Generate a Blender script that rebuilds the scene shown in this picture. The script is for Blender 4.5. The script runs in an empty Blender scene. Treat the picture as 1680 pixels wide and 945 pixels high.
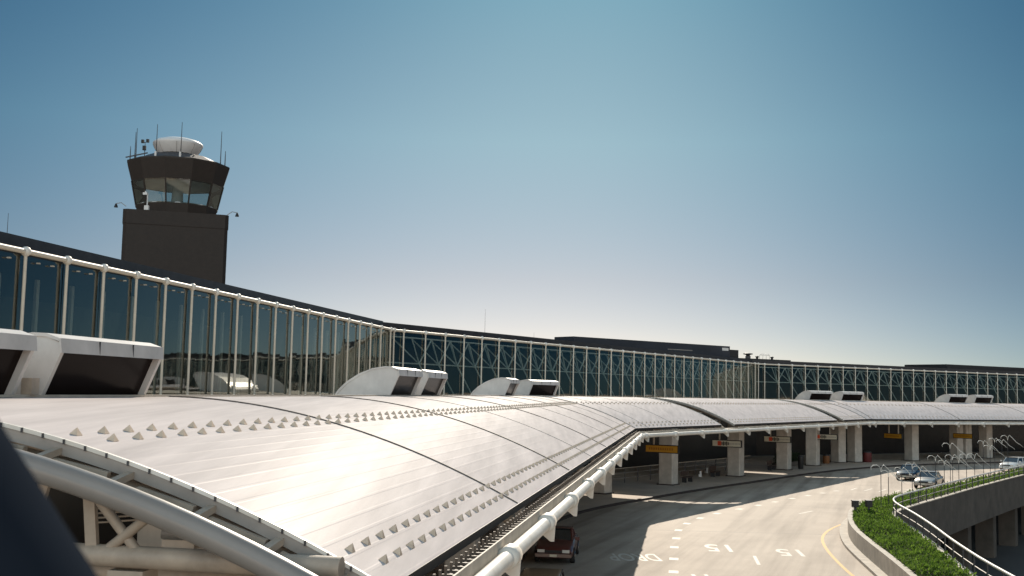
import bpy, bmesh, math, random
from mathutils import Vector, Matrix
from mathutils.geometry import tessellate_polygon
sin, cos, pi, rad = math.sin, math.cos, math.pi, math.radians
random.seed(7)
S = bpy.context.scene
COL = S.collection

# ------------------------------------------------------------------ camera, sky, sun, exposure
CZ = 7.6
cam = bpy.data.cameras.new('camera')
camo = bpy.data.objects.new('camera', cam); COL.objects.link(camo)
cam.sensor_width = 36.0; cam.lens = 39.29
cam.clip_start = 0.05; cam.clip_end = 6000
PITCH, ROLL = rad(5.291), rad(1.1906)
fwd = Vector((0, cos(PITCH), sin(PITCH))); up0 = Vector((0, -sin(PITCH), cos(PITCH))); rt0 = Vector((1, 0, 0))
rt = rt0*cos(ROLL)+up0*sin(ROLL); up = -rt0*sin(ROLL)+up0*cos(ROLL)
m = Matrix((rt, up, -fwd)).transposed().to_4x4(); m.translation = (0, 0, CZ)
camo.matrix_world = m
cam.dof.use_dof = True; cam.dof.focus_distance = 45; cam.dof.aperture_fstop = 4.0
S.camera = camo

BACK_FILL = (8.0, 5.3, 3.9)
SUN_EL, SUN_AZ = rad(29.5), rad(4.5)          # azimuth measured clockwise from +Y
w = bpy.data.worlds.new('World'); S.world = w; w.use_nodes = True
nt = w.node_tree; nt.nodes.clear()
sky = nt.nodes.new('ShaderNodeTexSky'); sky.sky_type = 'NISHITA'; sky.sun_disc = False
sky.sun_elevation = SUN_EL; sky.sun_rotation = SUN_AZ
sky.air_density = 0.5; sky.dust_density = 0.22; sky.ozone_density = 4.0; sky.altitude = 50
bg = nt.nodes.new('ShaderNodeBackground'); bg.inputs[1].default_value = 0.15
# film sky tint by elevation: warm pale horizon, teal above; unseen overhead raised as fill
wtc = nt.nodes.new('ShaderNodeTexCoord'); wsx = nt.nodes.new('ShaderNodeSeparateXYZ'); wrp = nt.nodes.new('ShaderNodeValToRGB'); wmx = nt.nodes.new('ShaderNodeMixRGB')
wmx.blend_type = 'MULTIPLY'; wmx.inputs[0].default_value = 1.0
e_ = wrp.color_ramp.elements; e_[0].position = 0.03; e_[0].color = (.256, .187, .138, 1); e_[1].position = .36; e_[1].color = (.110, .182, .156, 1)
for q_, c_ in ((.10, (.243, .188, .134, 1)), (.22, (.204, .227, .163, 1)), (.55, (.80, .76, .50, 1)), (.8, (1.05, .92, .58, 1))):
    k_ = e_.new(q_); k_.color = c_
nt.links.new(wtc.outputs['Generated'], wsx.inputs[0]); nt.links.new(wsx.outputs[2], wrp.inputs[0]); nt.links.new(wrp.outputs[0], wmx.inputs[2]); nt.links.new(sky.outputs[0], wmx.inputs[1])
wo = nt.nodes.new('ShaderNodeOutputWorld')
def wmath(op, a, b=None, clamp=False):
    n_ = nt.nodes.new('ShaderNodeMath'); n_.operation = op; n_.use_clamp = clamp
    for i_, q_ in enumerate((a, b)):
        if q_ is None: continue
        if isinstance(q_, (int, float)): n_.inputs[i_].default_value = q_
        else: nt.links.new(q_, n_.inputs[i_])
    return n_.outputs[0]
# aureole and vignette dim the sides; unseen sky behind gets added shadow fill
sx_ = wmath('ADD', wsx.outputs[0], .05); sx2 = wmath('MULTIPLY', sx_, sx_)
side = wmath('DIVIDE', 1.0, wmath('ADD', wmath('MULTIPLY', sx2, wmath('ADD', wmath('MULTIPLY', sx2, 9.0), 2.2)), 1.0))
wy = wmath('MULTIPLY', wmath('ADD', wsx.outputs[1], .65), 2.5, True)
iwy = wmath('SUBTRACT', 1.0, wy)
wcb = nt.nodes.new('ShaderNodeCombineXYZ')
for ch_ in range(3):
    nt.links.new(wmath('ADD', wmath('MULTIPLY', wmath('POWER', side, (1.2, .78, .58)[ch_]), wy), wmath('MULTIPLY', iwy, BACK_FILL[ch_])), wcb.inputs[ch_])
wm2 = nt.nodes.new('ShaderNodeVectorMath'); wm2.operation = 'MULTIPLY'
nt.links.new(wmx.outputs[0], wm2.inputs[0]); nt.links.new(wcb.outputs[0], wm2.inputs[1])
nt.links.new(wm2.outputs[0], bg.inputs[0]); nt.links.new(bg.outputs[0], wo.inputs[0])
sl = bpy.data.lights.new('sun', 'SUN'); sl.energy = 2.0; sl.angle = rad(0.5); sl.color = (1.0, 0.88, 0.73)
so = bpy.data.objects.new('sun', sl); COL.objects.link(so)
sd = Vector((sin(SUN_AZ)*cos(SUN_EL), cos(SUN_AZ)*cos(SUN_EL), sin(SUN_EL)))
so.rotation_euler = sd.to_track_quat('Z', 'Y').to_euler(); so.location = (0, 0, 60)
S.view_settings.view_transform = 'Standard'; S.view_settings.look = 'None'
S.view_settings.exposure = 1.5; S.view_settings.gamma = 1.0
S.render.engine = 'CYCLES'
S.cycles.max_bounces = 14; S.cycles.diffuse_bounces = 8; S.cycles.transparent_max_bounces = 16
S.render.resolution_x = 1024; S.render.resolution_y = 576

# ------------------------------------------------------------------ materials
MATS = {}
def mat(name, col, rough=0.6, metal=0.0, var=0.0, scale=3.0, bump=0.0, spec=0.5, coat=0.0, stretch=(1, 1, 1), col2=None):
    if name in MATS: return MATS[name]
    M = bpy.data.materials.new(name); M.use_nodes = True; t = M.node_tree; b = t.nodes['Principled BSDF']
    b.inputs['Base Color'].default_value = (*col, 1); b.inputs['Roughness'].default_value = rough
    b.inputs['Metallic'].default_value = metal; b.inputs['Specular IOR Level'].default_value = spec
    b.inputs['Coat Weight'].default_value = coat
    if var or bump:
        tc = t.nodes.new('ShaderNodeTexCoord'); mp = t.nodes.new('ShaderNodeMapping'); mp.inputs['Scale'].default_value = stretch
        n = t.nodes.new('ShaderNodeTexNoise'); n.inputs['Scale'].default_value = scale; n.inputs['Detail'].default_value = 8; n.inputs['Roughness'].default_value = 0.62
        t.links.new(tc.outputs['Object'], mp.inputs[0]); t.links.new(mp.outputs[0], n.inputs['Vector'])
        if var:
            r = t.nodes.new('ShaderNodeValToRGB')
            c2 = col2 or tuple(c*(1-var) for c in col)
            r.color_ramp.elements[0].position = 0.3; r.color_ramp.elements[1].position = 0.7
            r.color_ramp.elements[0].color = (*c2, 1); r.color_ramp.elements[1].color = (*[min(1, c*(1+var*.4)) for c in col], 1)
            t.links.new(n.outputs[0], r.inputs[0]); t.links.new(r.outputs[0], b.inputs['Base Color'])
        if bump:
            bp = t.nodes.new('ShaderNodeBump'); bp.inputs['Strength'].default_value = bump; bp.inputs['Distance'].default_value = 0.05
            t.links.new(n.outputs[0], bp.inputs['Height']); t.links.new(bp.outputs[0], b.inputs['Normal'])
    MATS[name] = M; return M

def glass_mat(name, tint, gl_rough=0.02, base=0.12, dark=(0.02, 0.03, 0.03)):
    M = bpy.data.materials.new(name); M.use_nodes = True; t = M.node_tree; t.nodes.clear()
    o = t.nodes.new('ShaderNodeOutputMaterial'); mx = t.nodes.new('ShaderNodeMixShader')
    tr = t.nodes.new('ShaderNodeBsdfTransparent'); tr.inputs[0].default_value = (*tint, 1)
    g = t.nodes.new('ShaderNodeBsdfGlossy'); g.inputs['Color'].default_value = (.90, .92, .86, 1); g.inputs['Roughness'].default_value = gl_rough
    fr = t.nodes.new('ShaderNodeFresnel'); fr.inputs[0].default_value = 1.5
    ad = t.nodes.new('ShaderNodeMath'); ad.operation = 'MULTIPLY_ADD'; ad.inputs[1].default_value = 1.0; ad.inputs[2].default_value = base; ad.use_clamp = True
    tc = t.nodes.new('ShaderNodeTexCoord'); n = t.nodes.new('ShaderNodeTexNoise'); n.inputs['Scale'].default_value = .6; n.inputs['Detail'].default_value = 2
    bp = t.nodes.new('ShaderNodeBump'); bp.inputs['Strength'].default_value = .05; bp.inputs['Distance'].default_value = .05
    t.links.new(tc.outputs['Object'], n.inputs['Vector']); t.links.new(n.outputs[0], bp.inputs['Height']); t.links.new(bp.outputs[0], g.inputs['Normal'])
    t.links.new(fr.outputs[0], ad.inputs[0]); t.links.new(ad.outputs[0], mx.inputs[0])
    t.links.new(tr.outputs[0], mx.inputs[1]); t.links.new(g.outputs[0], mx.inputs[2]); t.links.new(mx.outputs[0], o.inputs[0])
    return M

def road_mat():
    M = bpy.data.materials.new('road_concrete'); M.use_nodes = True; t = M.node_tree; b = t.nodes['Principled BSDF']
    L = t.links.new
    tc = t.nodes.new('ShaderNodeTexCoord')
    n1 = t.nodes.new('ShaderNodeTexNoise'); n1.inputs['Scale'].default_value = .22; n1.inputs['Detail'].default_value = 10; n1.inputs['Roughness'].default_value = .65
    mp = t.nodes.new('ShaderNodeMapping'); mp.inputs['Rotation'].default_value = (0, 0, .33)
    mp2 = t.nodes.new('ShaderNodeMapping'); mp2.inputs['Scale'].default_value = (1.0, .05, 1); L(mp.outputs[0], mp2.inputs[0])
    n2 = t.nodes.new('ShaderNodeTexNoise'); n2.inputs['Scale'].default_value = 1.0; n2.inputs['Detail'].default_value = 5
    n3 = t.nodes.new('ShaderNodeTexNoise'); n3.inputs['Scale'].default_value = 14; n3.inputs['Detail'].default_value = 6
    L(tc.outputs['Object'], n1.inputs[0]); L(tc.outputs['Object'], mp.inputs[0]); L(mp2.outputs[0], n2.inputs[0]); L(tc.outputs['Object'], n3.inputs[0])
    r1 = t.nodes.new('ShaderNodeValToRGB'); r1.color_ramp.elements[0].position = .3; r1.color_ramp.elements[1].position = .72
    r1.color_ramp.elements[0].color = (.33, .265, .205, 1); r1.color_ramp.elements[1].color = (.46, .38, .30, 1)
    L(n1.outputs[0], r1.inputs[0])
    r2 = t.nodes.new('ShaderNodeValToRGB'); r2.color_ramp.elements[0].position = .33; r2.color_ramp.elements[1].position = .55
    r2.color_ramp.elements[0].color = (.62, .60, .58, 1); r2.color_ramp.elements[1].color = (1, 1, 1, 1)
    L(n2.outputs[0], r2.inputs[0])
    r3 = t.nodes.new('ShaderNodeValToRGB'); r3.color_ramp.elements[0].position = .28; r3.color_ramp.elements[1].position = .5
    r3.color_ramp.elements[0].color = (.8, .79, .78, 1); r3.color_ramp.elements[1].color = (1, 1, 1, 1)
    L(n3.outputs[0], r3.inputs[0])
    m1 = t.nodes.new('ShaderNodeMixRGB'); m1.blend_type = 'MULTIPLY'; m1.inputs[0].default_value = 1
    m2 = t.nodes.new('ShaderNodeMixRGB'); m2.blend_type = 'MULTIPLY'; m2.inputs[0].default_value = 1
    L(r1.outputs[0], m1.inputs[1]); L(r2.outputs[0], m1.inputs[2]); L(m1.outputs[0], m2.inputs[1]); L(r3.outputs[0], m2.inputs[2])
    L(m2.outputs[0], b.inputs['Base Color']); b.inputs['Roughness'].default_value = .8
    bp = t.nodes.new('ShaderNodeBump'); bp.inputs['Strength'].default_value = .2; bp.inputs['Distance'].default_value = .02
    L(n3.outputs[0], bp.inputs['Height']); L(bp.outputs[0], b.inputs['Normal'])
    return M

ROAD = road_mat()
PANEL = mat('white_roof_metal', (.65, .585, .56), .36, 0, .2, 1.0, 0, .005, 0, (3, .13, 3))
WHITE = mat('white_painted_steel', (.74, .71, .66), .45, 0, .12, 1.6, 0, .4, 0, (1, 1, 1), (.62, .57, .49))
POSTW = mat('cream_white_paint', (.66, .59, .49), .5, 0, .1, 2.0)
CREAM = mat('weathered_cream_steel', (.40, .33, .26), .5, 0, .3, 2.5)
HOODW = mat('hood_white_metal', (.60, .57, .54), .4, .0, .22, 1.1, 0, .3)
GREYM = mat('grey_weathered_metal', (.34, .31, .28), .5, .2, .3, 1.2)
DARKM = mat('dark_grey_metal', (.05, .05, .055), .5, .3, .3, 2)
SEAL = mat('dark_sealant', (.13, .11, .095), .7, 0, .3, 3)
TRIMW = mat('pale_concrete_trim', (.52, .46, .38), .7, 0, .25, 2)
GUARD = mat('tan_snow_guard', (.66, .52, .39), .6, 0, .2, 9)
CONC = mat('column_concrete', (.50, .465, .415), .8, 0, .25, 1.4, .2)
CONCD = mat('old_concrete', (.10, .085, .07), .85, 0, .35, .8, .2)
WALLC = mat('planter_concrete', (.47, .42, .35), .8, 0, .3, 1.6, .25)
PAVE = mat('sidewalk_concrete', (.50, .41, .33), .85, 0, .25, .5, .15)
CURB = mat('curb_red_brown', (.045, .03, .025), .7, 0, .2, 2)
BRICK = mat('dark_brown_brick', (.030, .021, .016), .75, 0, .2, 3, .15)
ROOFD = mat('dark_roof_membrane', (.022, .021, .022), .7, 0, .3, 1)
INTER = mat('dark_interior', (.12, .115, .105), .9, 0, .3, .6)
TRUSS = mat('pale_green_steel', (.80, .86, .80), .5)
SOIL = mat('dark_soil', (.035, .025, .015), .95, 0, .4, 2)
PAINTW = mat('road_white_paint', (.60, .55, .47), .7, 0, .35, 4)
PAINTY = mat('road_yellow_paint', (.62, .33, .05), .7, 0, .2, 4)
RUBBER = mat('black_rubber', (.015, .015, .015), .8)
CHROME = mat('bright_chrome', (.75, .75, .75), .15, 1.0)
CARGLASS = mat('car_glass', (.02, .028, .03), .04, 0, 0, 1, 0, .9, 1.0)
HOODGL = mat('dark_hood_glass', (.012, .008, .007), .2, 0, 0, 1, 0, .03)
GLASS = glass_mat('teal_curtain_glass', (.74, .78, .75), .02, .16)
CABGL = glass_mat('cab_tinted_glass', (.62, .70, .70), .03, .10)
RADOME = mat('white_radome', (.72, .70, .68), .5, 0, .15, 1)
YSIGN = mat('amber_sign_face', (.50, .25, .02), .5, 0, .12, 6)
WSIGN = mat('ivory_sign_face', (.58, .54, .42), .5, 0, .12, 6)
RED = mat('sign_red', (.55, .06, .02), .5)
BLACK = mat('flat_black', (.014, .013, .013), .6)
DARKWOOD = mat('dark_bench_wood', (.06, .035, .025), .6, 0, .3, 6)

# ------------------------------------------------------------------ mesh builder
def rootpos(o):
    p = Vector((0, 0, 0))
    while o is not None:
        p += o.location; o = o.parent
    return p

class MB:
    def __init__(s): s.v = []; s.f = []; s.sm = []
    def add(s, vs, fs, smooth=False):
        b = len(s.v); s.v += [tuple(v) for v in vs]
        for f in fs: s.f.append(tuple(i+b for i in f)); s.sm.append(smooth)
        return s
    def box8(s, p):
        return s.add(p, [(0, 3, 2, 1), (4, 5, 6, 7), (0, 1, 5, 4), (1, 2, 6, 5), (2, 3, 7, 6), (3, 0, 4, 7)])
    def box(s, c, h, ax=None):
        c = Vector(c); ax = ax or (Vector((1, 0, 0)), Vector((0, 1, 0)), Vector((0, 0, 1)))
        x, y, z = [Vector(a)*k for a, k in zip(ax, h)]
        return s.box8([c-x-y-z, c+x-y-z, c+x+y-z, c-x+y-z, c-x-y+z, c+x-y+z, c+x+y+z, c-x+y+z])
    def bar(s, a, b, wd, ht, upv=(0, 0, 1)):
        a, b = Vector(a), Vector(b); d = (b-a); L = d.length; d.normalize()
        sx = d.cross(Vector(upv))
        if sx.length < 1e-4: sx = Vector((1, 0, 0))
        sx.normalize(); u = sx.cross(d)
        return s.box((a+b)/2, (L/2, wd/2, ht/2), (d, sx, u))
    def tube(s, pts, r, n=10, caps=True, closed=False):
        pts = [Vector(p) for p in pts]; N = len(pts); rings = []
        rr = r if isinstance(r, (list, tuple)) else [r]*N
        pu = None; vs = []
        for i, p in enumerate(pts):
            a = pts[max(0, i-1)]; b = pts[min(N-1, i+1)]
            d = (b-a).normalized()
            if pu is None:
                pu = Vector((0, 0, 1)) if abs(d.z) < .9 else Vector((1, 0, 0))
            x = d.cross(pu); x.normalize(); y = x.cross(d); pu = y
            vs += [p+(x*cos(2*pi*k/n)+y*sin(2*pi*k/n))*rr[i] for k in range(n)]
        fs = []
        for i in range(N-1):
            for k in range(n):
                fs.append((i*n+k, i*n+(k+1) % n, (i+1)*n+(k+1) % n, (i+1)*n+k))
        s.add(vs, fs, True)
        if caps:
            s.add(vs[:n], [tuple(range(n))]); s.add(vs[-n:], [tuple(reversed(range(n)))])
        return s
    def loft(s, rings, closed=True, caps=True, smooth=False):
        n = len(rings[0]); vs = [v for r in rings for v in r]; fs = []
        for i in range(len(rings)-1):
            for k in range(n if closed else n-1):
                fs.append((i*n+k, i*n+(k+1) % n, (i+1)*n+(k+1) % n, (i+1)*n+k))
        s.add(vs, fs, smooth)
        if caps and closed:
            s.add(rings[0], [tuple(reversed(range(n)))]); s.add(rings[-1], [tuple(range(n))])
        return s
    def prism(s, poly, vec):
        vec = Vector(vec); a = [Vector(p) for p in poly]; return s.loft([a, [p+vec for p in a]])
    def sphere(s, c, r, n=12, m_=8, sz=1.0):
        c = Vector(c); rings = []
        for j in range(1, m_):
            ph = pi*j/m_
            rings.append([c+Vector((r*sin(ph)*cos(2*pi*k/n), r*sin(ph)*sin(2*pi*k/n), r*sz*cos(ph))) for k in range(n)])
        return s.loft(rings, True, True, True)
    def lathe(s, c, prof, n=24, smooth=True):
        c = Vector(c)
        return s.loft([[c+Vector((r*cos(2*pi*k/n), r*sin(2*pi*k/n), z)) for k in range(n)] for r, z in prof], True, True, smooth)
    def poly(s, pts, z, holes=()):
        loops = [[Vector((p[0], p[1], 0)) for p in pts]]+[[Vector((p[0], p[1], 0)) for p in h] for h in holes]
        tri = tessellate_polygon(loops); flat = [p for l in loops for p in l]; fs = []
        for t in tri:
            a, b, c = [flat[i] for i in t]
            fs.append(t if (b-a).cross(c-a).z > 0 else (t[0], t[2], t[1]))
        return s.add([(p.x, p.y, z) for p in flat], fs)
    def build(s, name, material, parent=None, at=None):
        me = bpy.data.meshes.new(name)
        off = rootpos(parent) if parent is not None else Vector(at or (0, 0, 0))
        me.from_pydata([(v[0]-off.x, v[1]-off.y, v[2]-off.z) for v in s.v], [], s.f)
        me.polygons.foreach_set('use_smooth', s.sm); me.materials.append(material)
        if not getattr(s, 'keep', False):
            bm = bmesh.new(); bm.from_mesh(me); bmesh.ops.recalc_face_normals(bm, faces=bm.faces); bm.to_mesh(me); bm.free()
        o = bpy.data.objects.new(name, me); COL.objects.link(o)
        if parent is not None: o.parent = parent
        elif at: o.location = at
        return o

def tag(o, label=None, cat=None, group=None, kind=None):
    if label: o['label'] = label
    if cat: o['category'] = cat
    if group: o['group'] = group
    if kind: o['kind'] = kind
    return o
def thing(name, label, cat, loc, group=None, rz=0):
    o = bpy.data.objects.new(name, None); COL.objects.link(o); o.location = loc; o.rotation_euler = (0, 0, rz)
    o.empty_display_size = .3
    return tag(o, label, cat, group)
def copy_tree(o, parent=None):
    c = o.copy(); COL.objects.link(c)
    if parent is not None: c.parent = parent
    for ch in o.children: copy_tree(ch, c)
    return c

# ------------------------------------------------------------------ reference frames of the curved terminal
class Fr:
    def __init__(s, o, h): s.o = Vector((o[0], o[1], 0)); s.h = h; s.u = Vector((sin(h), cos(h), 0)); s.n = Vector((-cos(h), sin(h), 0))
    def P(s, t, w, z): p = s.o+s.u*t+s.n*w; return Vector((p.x, p.y, z))
E1 = (8.4, 75.0); E2 = (40.5, 127.5)
H1, H2, H3 = .15605, math.atan2(E2[0]-E1[0], E2[1]-E1[1]), 1.0
F1, F2, F3 = Fr(E1, H1), Fr(E1, H2), Fr(E2, H3)
L2 = (Vector(E2)-Vector(E1)).length
T12, T23 = math.tan((H2-H1)/2), math.tan((H3-H2)/2)
# outward bend: inside (w>0) lies on the outer side of the curve, so facets get longer there
def mit1(w): return w*T12      # F1 end coordinate at the kink
def mit1b(w): return -w*T12    # F2 start coordinate
def mit2(w): return L2+w*T23
def mit2b(w): return -w*T23
NEAR = -62.7
def runs(t0, t1):
    """pieces of the canopy path between parameters; (0,s)=facet 1 etc."""
    pass
ZR, WR, KR, ZE = 7.33, 7.7, .0339, 5.32
def zc(w): return ZR-KR*(WR-w)**2
# canopy sections: lists of (frame, start fn, end fn)
SEC = {
 'A': [(F1, lambda w: NEAR, mit1), (F2, mit1b, lambda w: 15.9)],
 'B': [(F2, lambda w: 18.9, lambda w: 49.3)],
 'C': [(F2, lambda w: 52.0, mit2), (F3, mit2b, lambda w: 75.0)],
}
def path(sec, w, z):
    pts = []
    for fr, a, b in SEC[sec]:
        if pts: pts.append(fr.P(b(w), w, z))
        else: pts += [fr.P(a(w), w, z), fr.P(b(w), w, z)]
    return pts

# ------------------------------------------------------------------ ground, deck, road
WALL = [(9.5, 4), (12.5, 24), (14.4, 38), (15.35, 43), (16.25, 48.5), (17.15, 54.5), (17.85, 58.6), (18.75, 62.4), (19.9, 66.3), (21.1, 69.6), (22.6, 72.9), (24.6, 76.0), (28.5, 81.2), (33.5, 88), (40.5, 98), (48.5, 109), (58, 122), (72, 141), (90, 165)]
INNER = [(13.0, 4), (15.6, 27), (17.3, 40), (18.7, 47.3), (20.0, 53), (21.2, 59), (21.75, 62.5), (22.3, 65.2), (23.1, 67.6), (24.4, 69.9), (26.4, 73), (29.4, 77.5), (36.7, 88.6), (46.3, 102.7), (56, 116), (70, 135), (88, 160)]
hole = INNER+[(150, 160), (150, 4)]
g = MB().poly([(-3000, -3000), (3000, -3000), (3000, 3000), (-3000, 3000)], -6.0)
tag(g.build('ground', mat('ground_asphalt', (.06, .055, .05), .9, 0, .3, .05)), kind='structure')
g = MB().poly([(-120, -60), (260, -60), (260, 330), (-120, 330)], 0.0, [hole])
tag(g.build('road', ROAD), kind='structure')
# underside of the deck
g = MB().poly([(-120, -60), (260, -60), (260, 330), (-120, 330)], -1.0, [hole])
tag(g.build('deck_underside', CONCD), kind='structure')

CURBL = [(-3.0, 12), (-1.2, 30), (.35, 46), (1.1, 56), (2.05, 63), (3.6, 69), (5.9, 74.6), (9.5, 80.9), (15.3, 90.4), (20.4, 98), (25.4, 105.4), (30.6, 113.3), (37.0, 121.6), (45, 129.6), (56, 137.4), (72, 147.5), (110, 171)]
def smooth_line(pts, k=3):
    for _ in range(k):
        q = [pts[0]]
        for a, b in zip(pts[:-1], pts[1:]):
            q += [(a[0]*.75+b[0]*.25, a[1]*.75+b[1]*.25), (a[0]*.25+b[0]*.75, a[1]*.25+b[1]*.75)]
        pts = q+[pts[-1]]
    return pts
CS = smooth_line(CURBL, 2)
def offs(pts, d):
    """offset a polyline to its left by d"""
    out = []
    for i, p in enumerate(pts):
        a = Vector(pts[max(0, i-1)]); b = Vector(pts[min(len(pts)-1, i+1)]); t = (b-a).normalized()
        out.append((p[0]-t.y*d, p[1]+t.x*d))
    return out
def ribbon(mb, pts, d0, d1, z0, z1=None):
    """flat (z1 None) or solid ribbon along a polyline"""
    a, b = offs(pts, d0), offs(pts, d1); n = len(pts)
    if z1 is None:
        mb.add([(p[0], p[1], z0) for p in a]+[(p[0], p[1], z0) for p in b], [(i, i+1, n+i+1, n+i) for i in range(n-1)])
    else:
        mb.loft([[(a[i][0], a[i][1], z0), (b[i][0], b[i][1], z0), (b[i][0], b[i][1], z1), (a[i][0], a[i][1], z1)] for i in range(n)])
    return mb
inner_edge = offs(CS, .16)
far = [F3.P(85, 17, 0), F2.P(L2+3, 17, 0), F2.P(-3, 17, 0), F1.P(-60, 17, 0)]
sw = MB().poly(inner_edge+[(p.x, p.y) for p in far], .15)
tag(sw.build('sidewalk', PAVE), kind='structure')
tag(ribbon(MB(), CS, 0, .158, -.02, .153).build('curb', CURB), kind='structure')

# painted markings
def squares(pts, w, l, name, material, heads=None):
    for i, (x, y) in enumerate(pts):
        a = pts[max(0, i-1)]; b = pts[min(len(pts)-1, i+1)]
        h = heads if heads is not None else math.atan2(b[0]-a[0], b[1]-a[1]) if len(pts) > 1 else .2
        f = Fr((x, y), h)
        o = MB().add([f.P(-l/2, -w/2, .004), f.P(l/2, -w/2, .004), f.P(l/2, w/2, .004), f.P(-l/2, w/2, .004)], [(0, 1, 2, 3)]).build(name, material)
        tag(o, kind='structure')
SQ = [(6.1, 41.5), (6.65, 45.3), (7.22, 49.1), (7.79, 52.93), (8.4, 56.93), (9.02, 60.43), (9.68, 64.04), (10.67, 67.38), (12.0, 70.5), (13.6, 73.5), (15.7, 76.6), (17.6, 79.5), (19.43, 82.3), (21.48, 85.39), (23.4, 88.2), (25.3, 90.8), (27.1, 93.2)]
squares(SQ, .42, .75, 'road_marking', PAINTW)
for a, b in [((11.87, 54.47), (11.47, 51.66)), ((19.16, 74.4), (20.59, 76.4)), ((25.35, 83.49), (26.7, 85.52)), ((7.95, 48.6), (7.9, 47.2)), ((8.5, 48.6), (8.45, 47.2)), ((29.56, 93.8), (31.0, 96.2)), ((30.6, 93.3), (32.0, 95.7)), ((31.6, 92.8), (33.0, 95.2)), ((28.6, 94.3), (29.8, 96.6)), ((32.5, 93), (34.0, 95.4)), ((33.6, 95.4), (35, 97.6))]:
    c = ((a[0]+b[0])/2, (a[1]+b[1])/2); l = (Vector(a)-Vector(b)).length
    squares([c], .16, l, 'road_marking', PAINTW, math.atan2(b[0]-a[0], b[1]-a[1]))
yl = smooth_line([(14.35, 43), (14.94, 49.28), (15.45, 53.12), (16.14, 57.44), (17.03, 61.49), (18.2, 64.77), (19.63, 67.67), (20.97, 69.86)], 2)
tag(ribbon(MB(), yl, -.08, .08, .004).build('road_marking', PAINTY), kind='structure')
def text_obj(txt, size, thick=0.0):
    cu = bpy.data.curves.new('t', 'FONT'); cu.body = txt; cu.size = size; cu.align_x = 'CENTER'; cu.extrude = thick; cu.offset = .012*size
    ob = bpy.data.objects.new('t', cu); COL.objects.link(ob)
    bpy.context.view_layer.update()
    me = bpy.data.meshes.new_from_object(ob.evaluated_get(bpy.context.evaluated_depsgraph_get()))
    bpy.data.objects.remove(ob); return me
def road_text(txt, cx, cy, wide, tall, rz):
    me = text_obj(txt, 1.0); xs = [v.co.x for v in me.vertices]; ys = [v.co.y for v in me.vertices]
    for v in me.vertices:
        v.co.x = ((v.co.x-min(xs))/(max(xs)-min(xs))-.5)*wide; v.co.y = ((v.co.y-min(ys))/(max(ys)-min(ys))-.5)*tall; v.co.z = 0
    me.materials.clear(); me.materials.append(PAINTW)
    o = bpy.data.objects.new('road_marking', me); COL.objects.link(o); o.location = (cx, cy, .004); o.rotation_euler = (0, 0, rz)
    return tag(o, kind='structure')
road_text('DROP', 5.95, 53.2, 2.35, 2.3, pi+.06)
road_text('15', 10.6, 57.0, 1.25, 2.6, pi-.08)
road_text('15', 13.9, 55.85, 1.2, 2.4, pi-.1)
# expansion joints across the deck
for (x, y), hd in [((6.5, 64), 1.62), ((12, 84), 2.05), ((3, 40), 1.6), ((24, 104), 2.1)]:
    f = Fr((x, y), hd); 
    o = MB().add([f.P(0, -.03, .003), f.P(13, -.03, .003), f.P(13, .03, .003), f.P(0, .03, .003)], [(0, 1, 2, 3)]).build('road_joint', SEAL); tag(o, kind='structure')

# ------------------------------------------------------------------ planter, walls and lower level
WS, IS = smooth_line(WALL, 2), smooth_line(INNER, 2)
pw = thing('planter_wall', 'low pale concrete wall curving along the green planter beside the road', 'wall', (18.75, 62.4, 0))
ribbon(MB(), WS, 0, -.28, -.02, .92).build('wall', WALLC, pw)
ribbon(MB(), WS, .45, 0.002, -.02, .14).build('footing', WALLC, pw)
vc = thing('void_curb', 'concrete edge wall with a pale top rim around the sunken lower roadway', 'wall', (22.3, 65.2, 0))
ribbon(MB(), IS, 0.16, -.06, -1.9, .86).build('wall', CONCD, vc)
ribbon(MB(), IS, 0.2, -.10, .863, .92).build('rim', WALLC, vc)
soil = MB().poly(offs(WS, -.27)+list(reversed(offs(IS, .15))), .55)
tag(soil.build('planter_soil', SOIL), kind='structure')

# lower level
lw = MB().box((70, 150, -3.5), (95, .3, 2.5))
tag(lw.build('retaining_wall', INTER, None, (70, 150, -6)), 'dark back wall of the lower roadway under the deck', 'wall')
def pillar(x, y, label):
    t = MB(); f = Fr((x, y), .62)
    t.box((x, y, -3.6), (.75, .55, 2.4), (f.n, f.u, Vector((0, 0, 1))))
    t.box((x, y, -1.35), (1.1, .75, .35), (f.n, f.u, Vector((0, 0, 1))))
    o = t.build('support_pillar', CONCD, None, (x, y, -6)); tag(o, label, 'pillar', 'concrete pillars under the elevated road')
fe = [(31.0, 83.5), (36.6, 91.7), (42.2, 100), (47.8, 108.2), (54, 117), (60, 126)]
names = ['nearest the rounded end of the railing', 'second from the rounded end of the railing', 'third from the rounded end of the railing', 'fourth from the rounded end of the railing', 'fifth from the rounded end of the railing', 'farthest from the rounded end of the railing']
for (x, y), nm in zip(fe, names): pillar(x, y, 'concrete pillar under the elevated road, '+nm)

# railing around the void
rp = smooth_line([(p[0], p[1]) for p in INNER[1:-1]], 2)
rail = thing('guard_railing', 'white topped metal railing curving round the end of the sunken roadway', 'railing', (22.3, 65.2, .9))
rl = offs(rp, .05)
MB().tube([(x, y, 1.75) for x, y in rl], .055, 8).build('top_rail', WHITE, rail)
MB().tube([(x, y, 1.32) for x, y in rl], .025, 6).build('lower_rail', GREYM, rail)
# posts at even spacing
def along(pts, step):
    out = [pts[0]]; acc = 0
    for a, b in zip(pts[:-1], pts[1:]):
        a, b = Vector(a), Vector(b); L = (b-a).length; d = step-acc
        while d <= L: out.append(tuple(a+(b-a)*(d/L))); d += step
        acc = (acc+L) % step
    return out
for x, y in along(rl, 2.1):
    MB().box((x, y, 1.33), (.03, .03, .41)).build('post', DARKM, rail)

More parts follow.
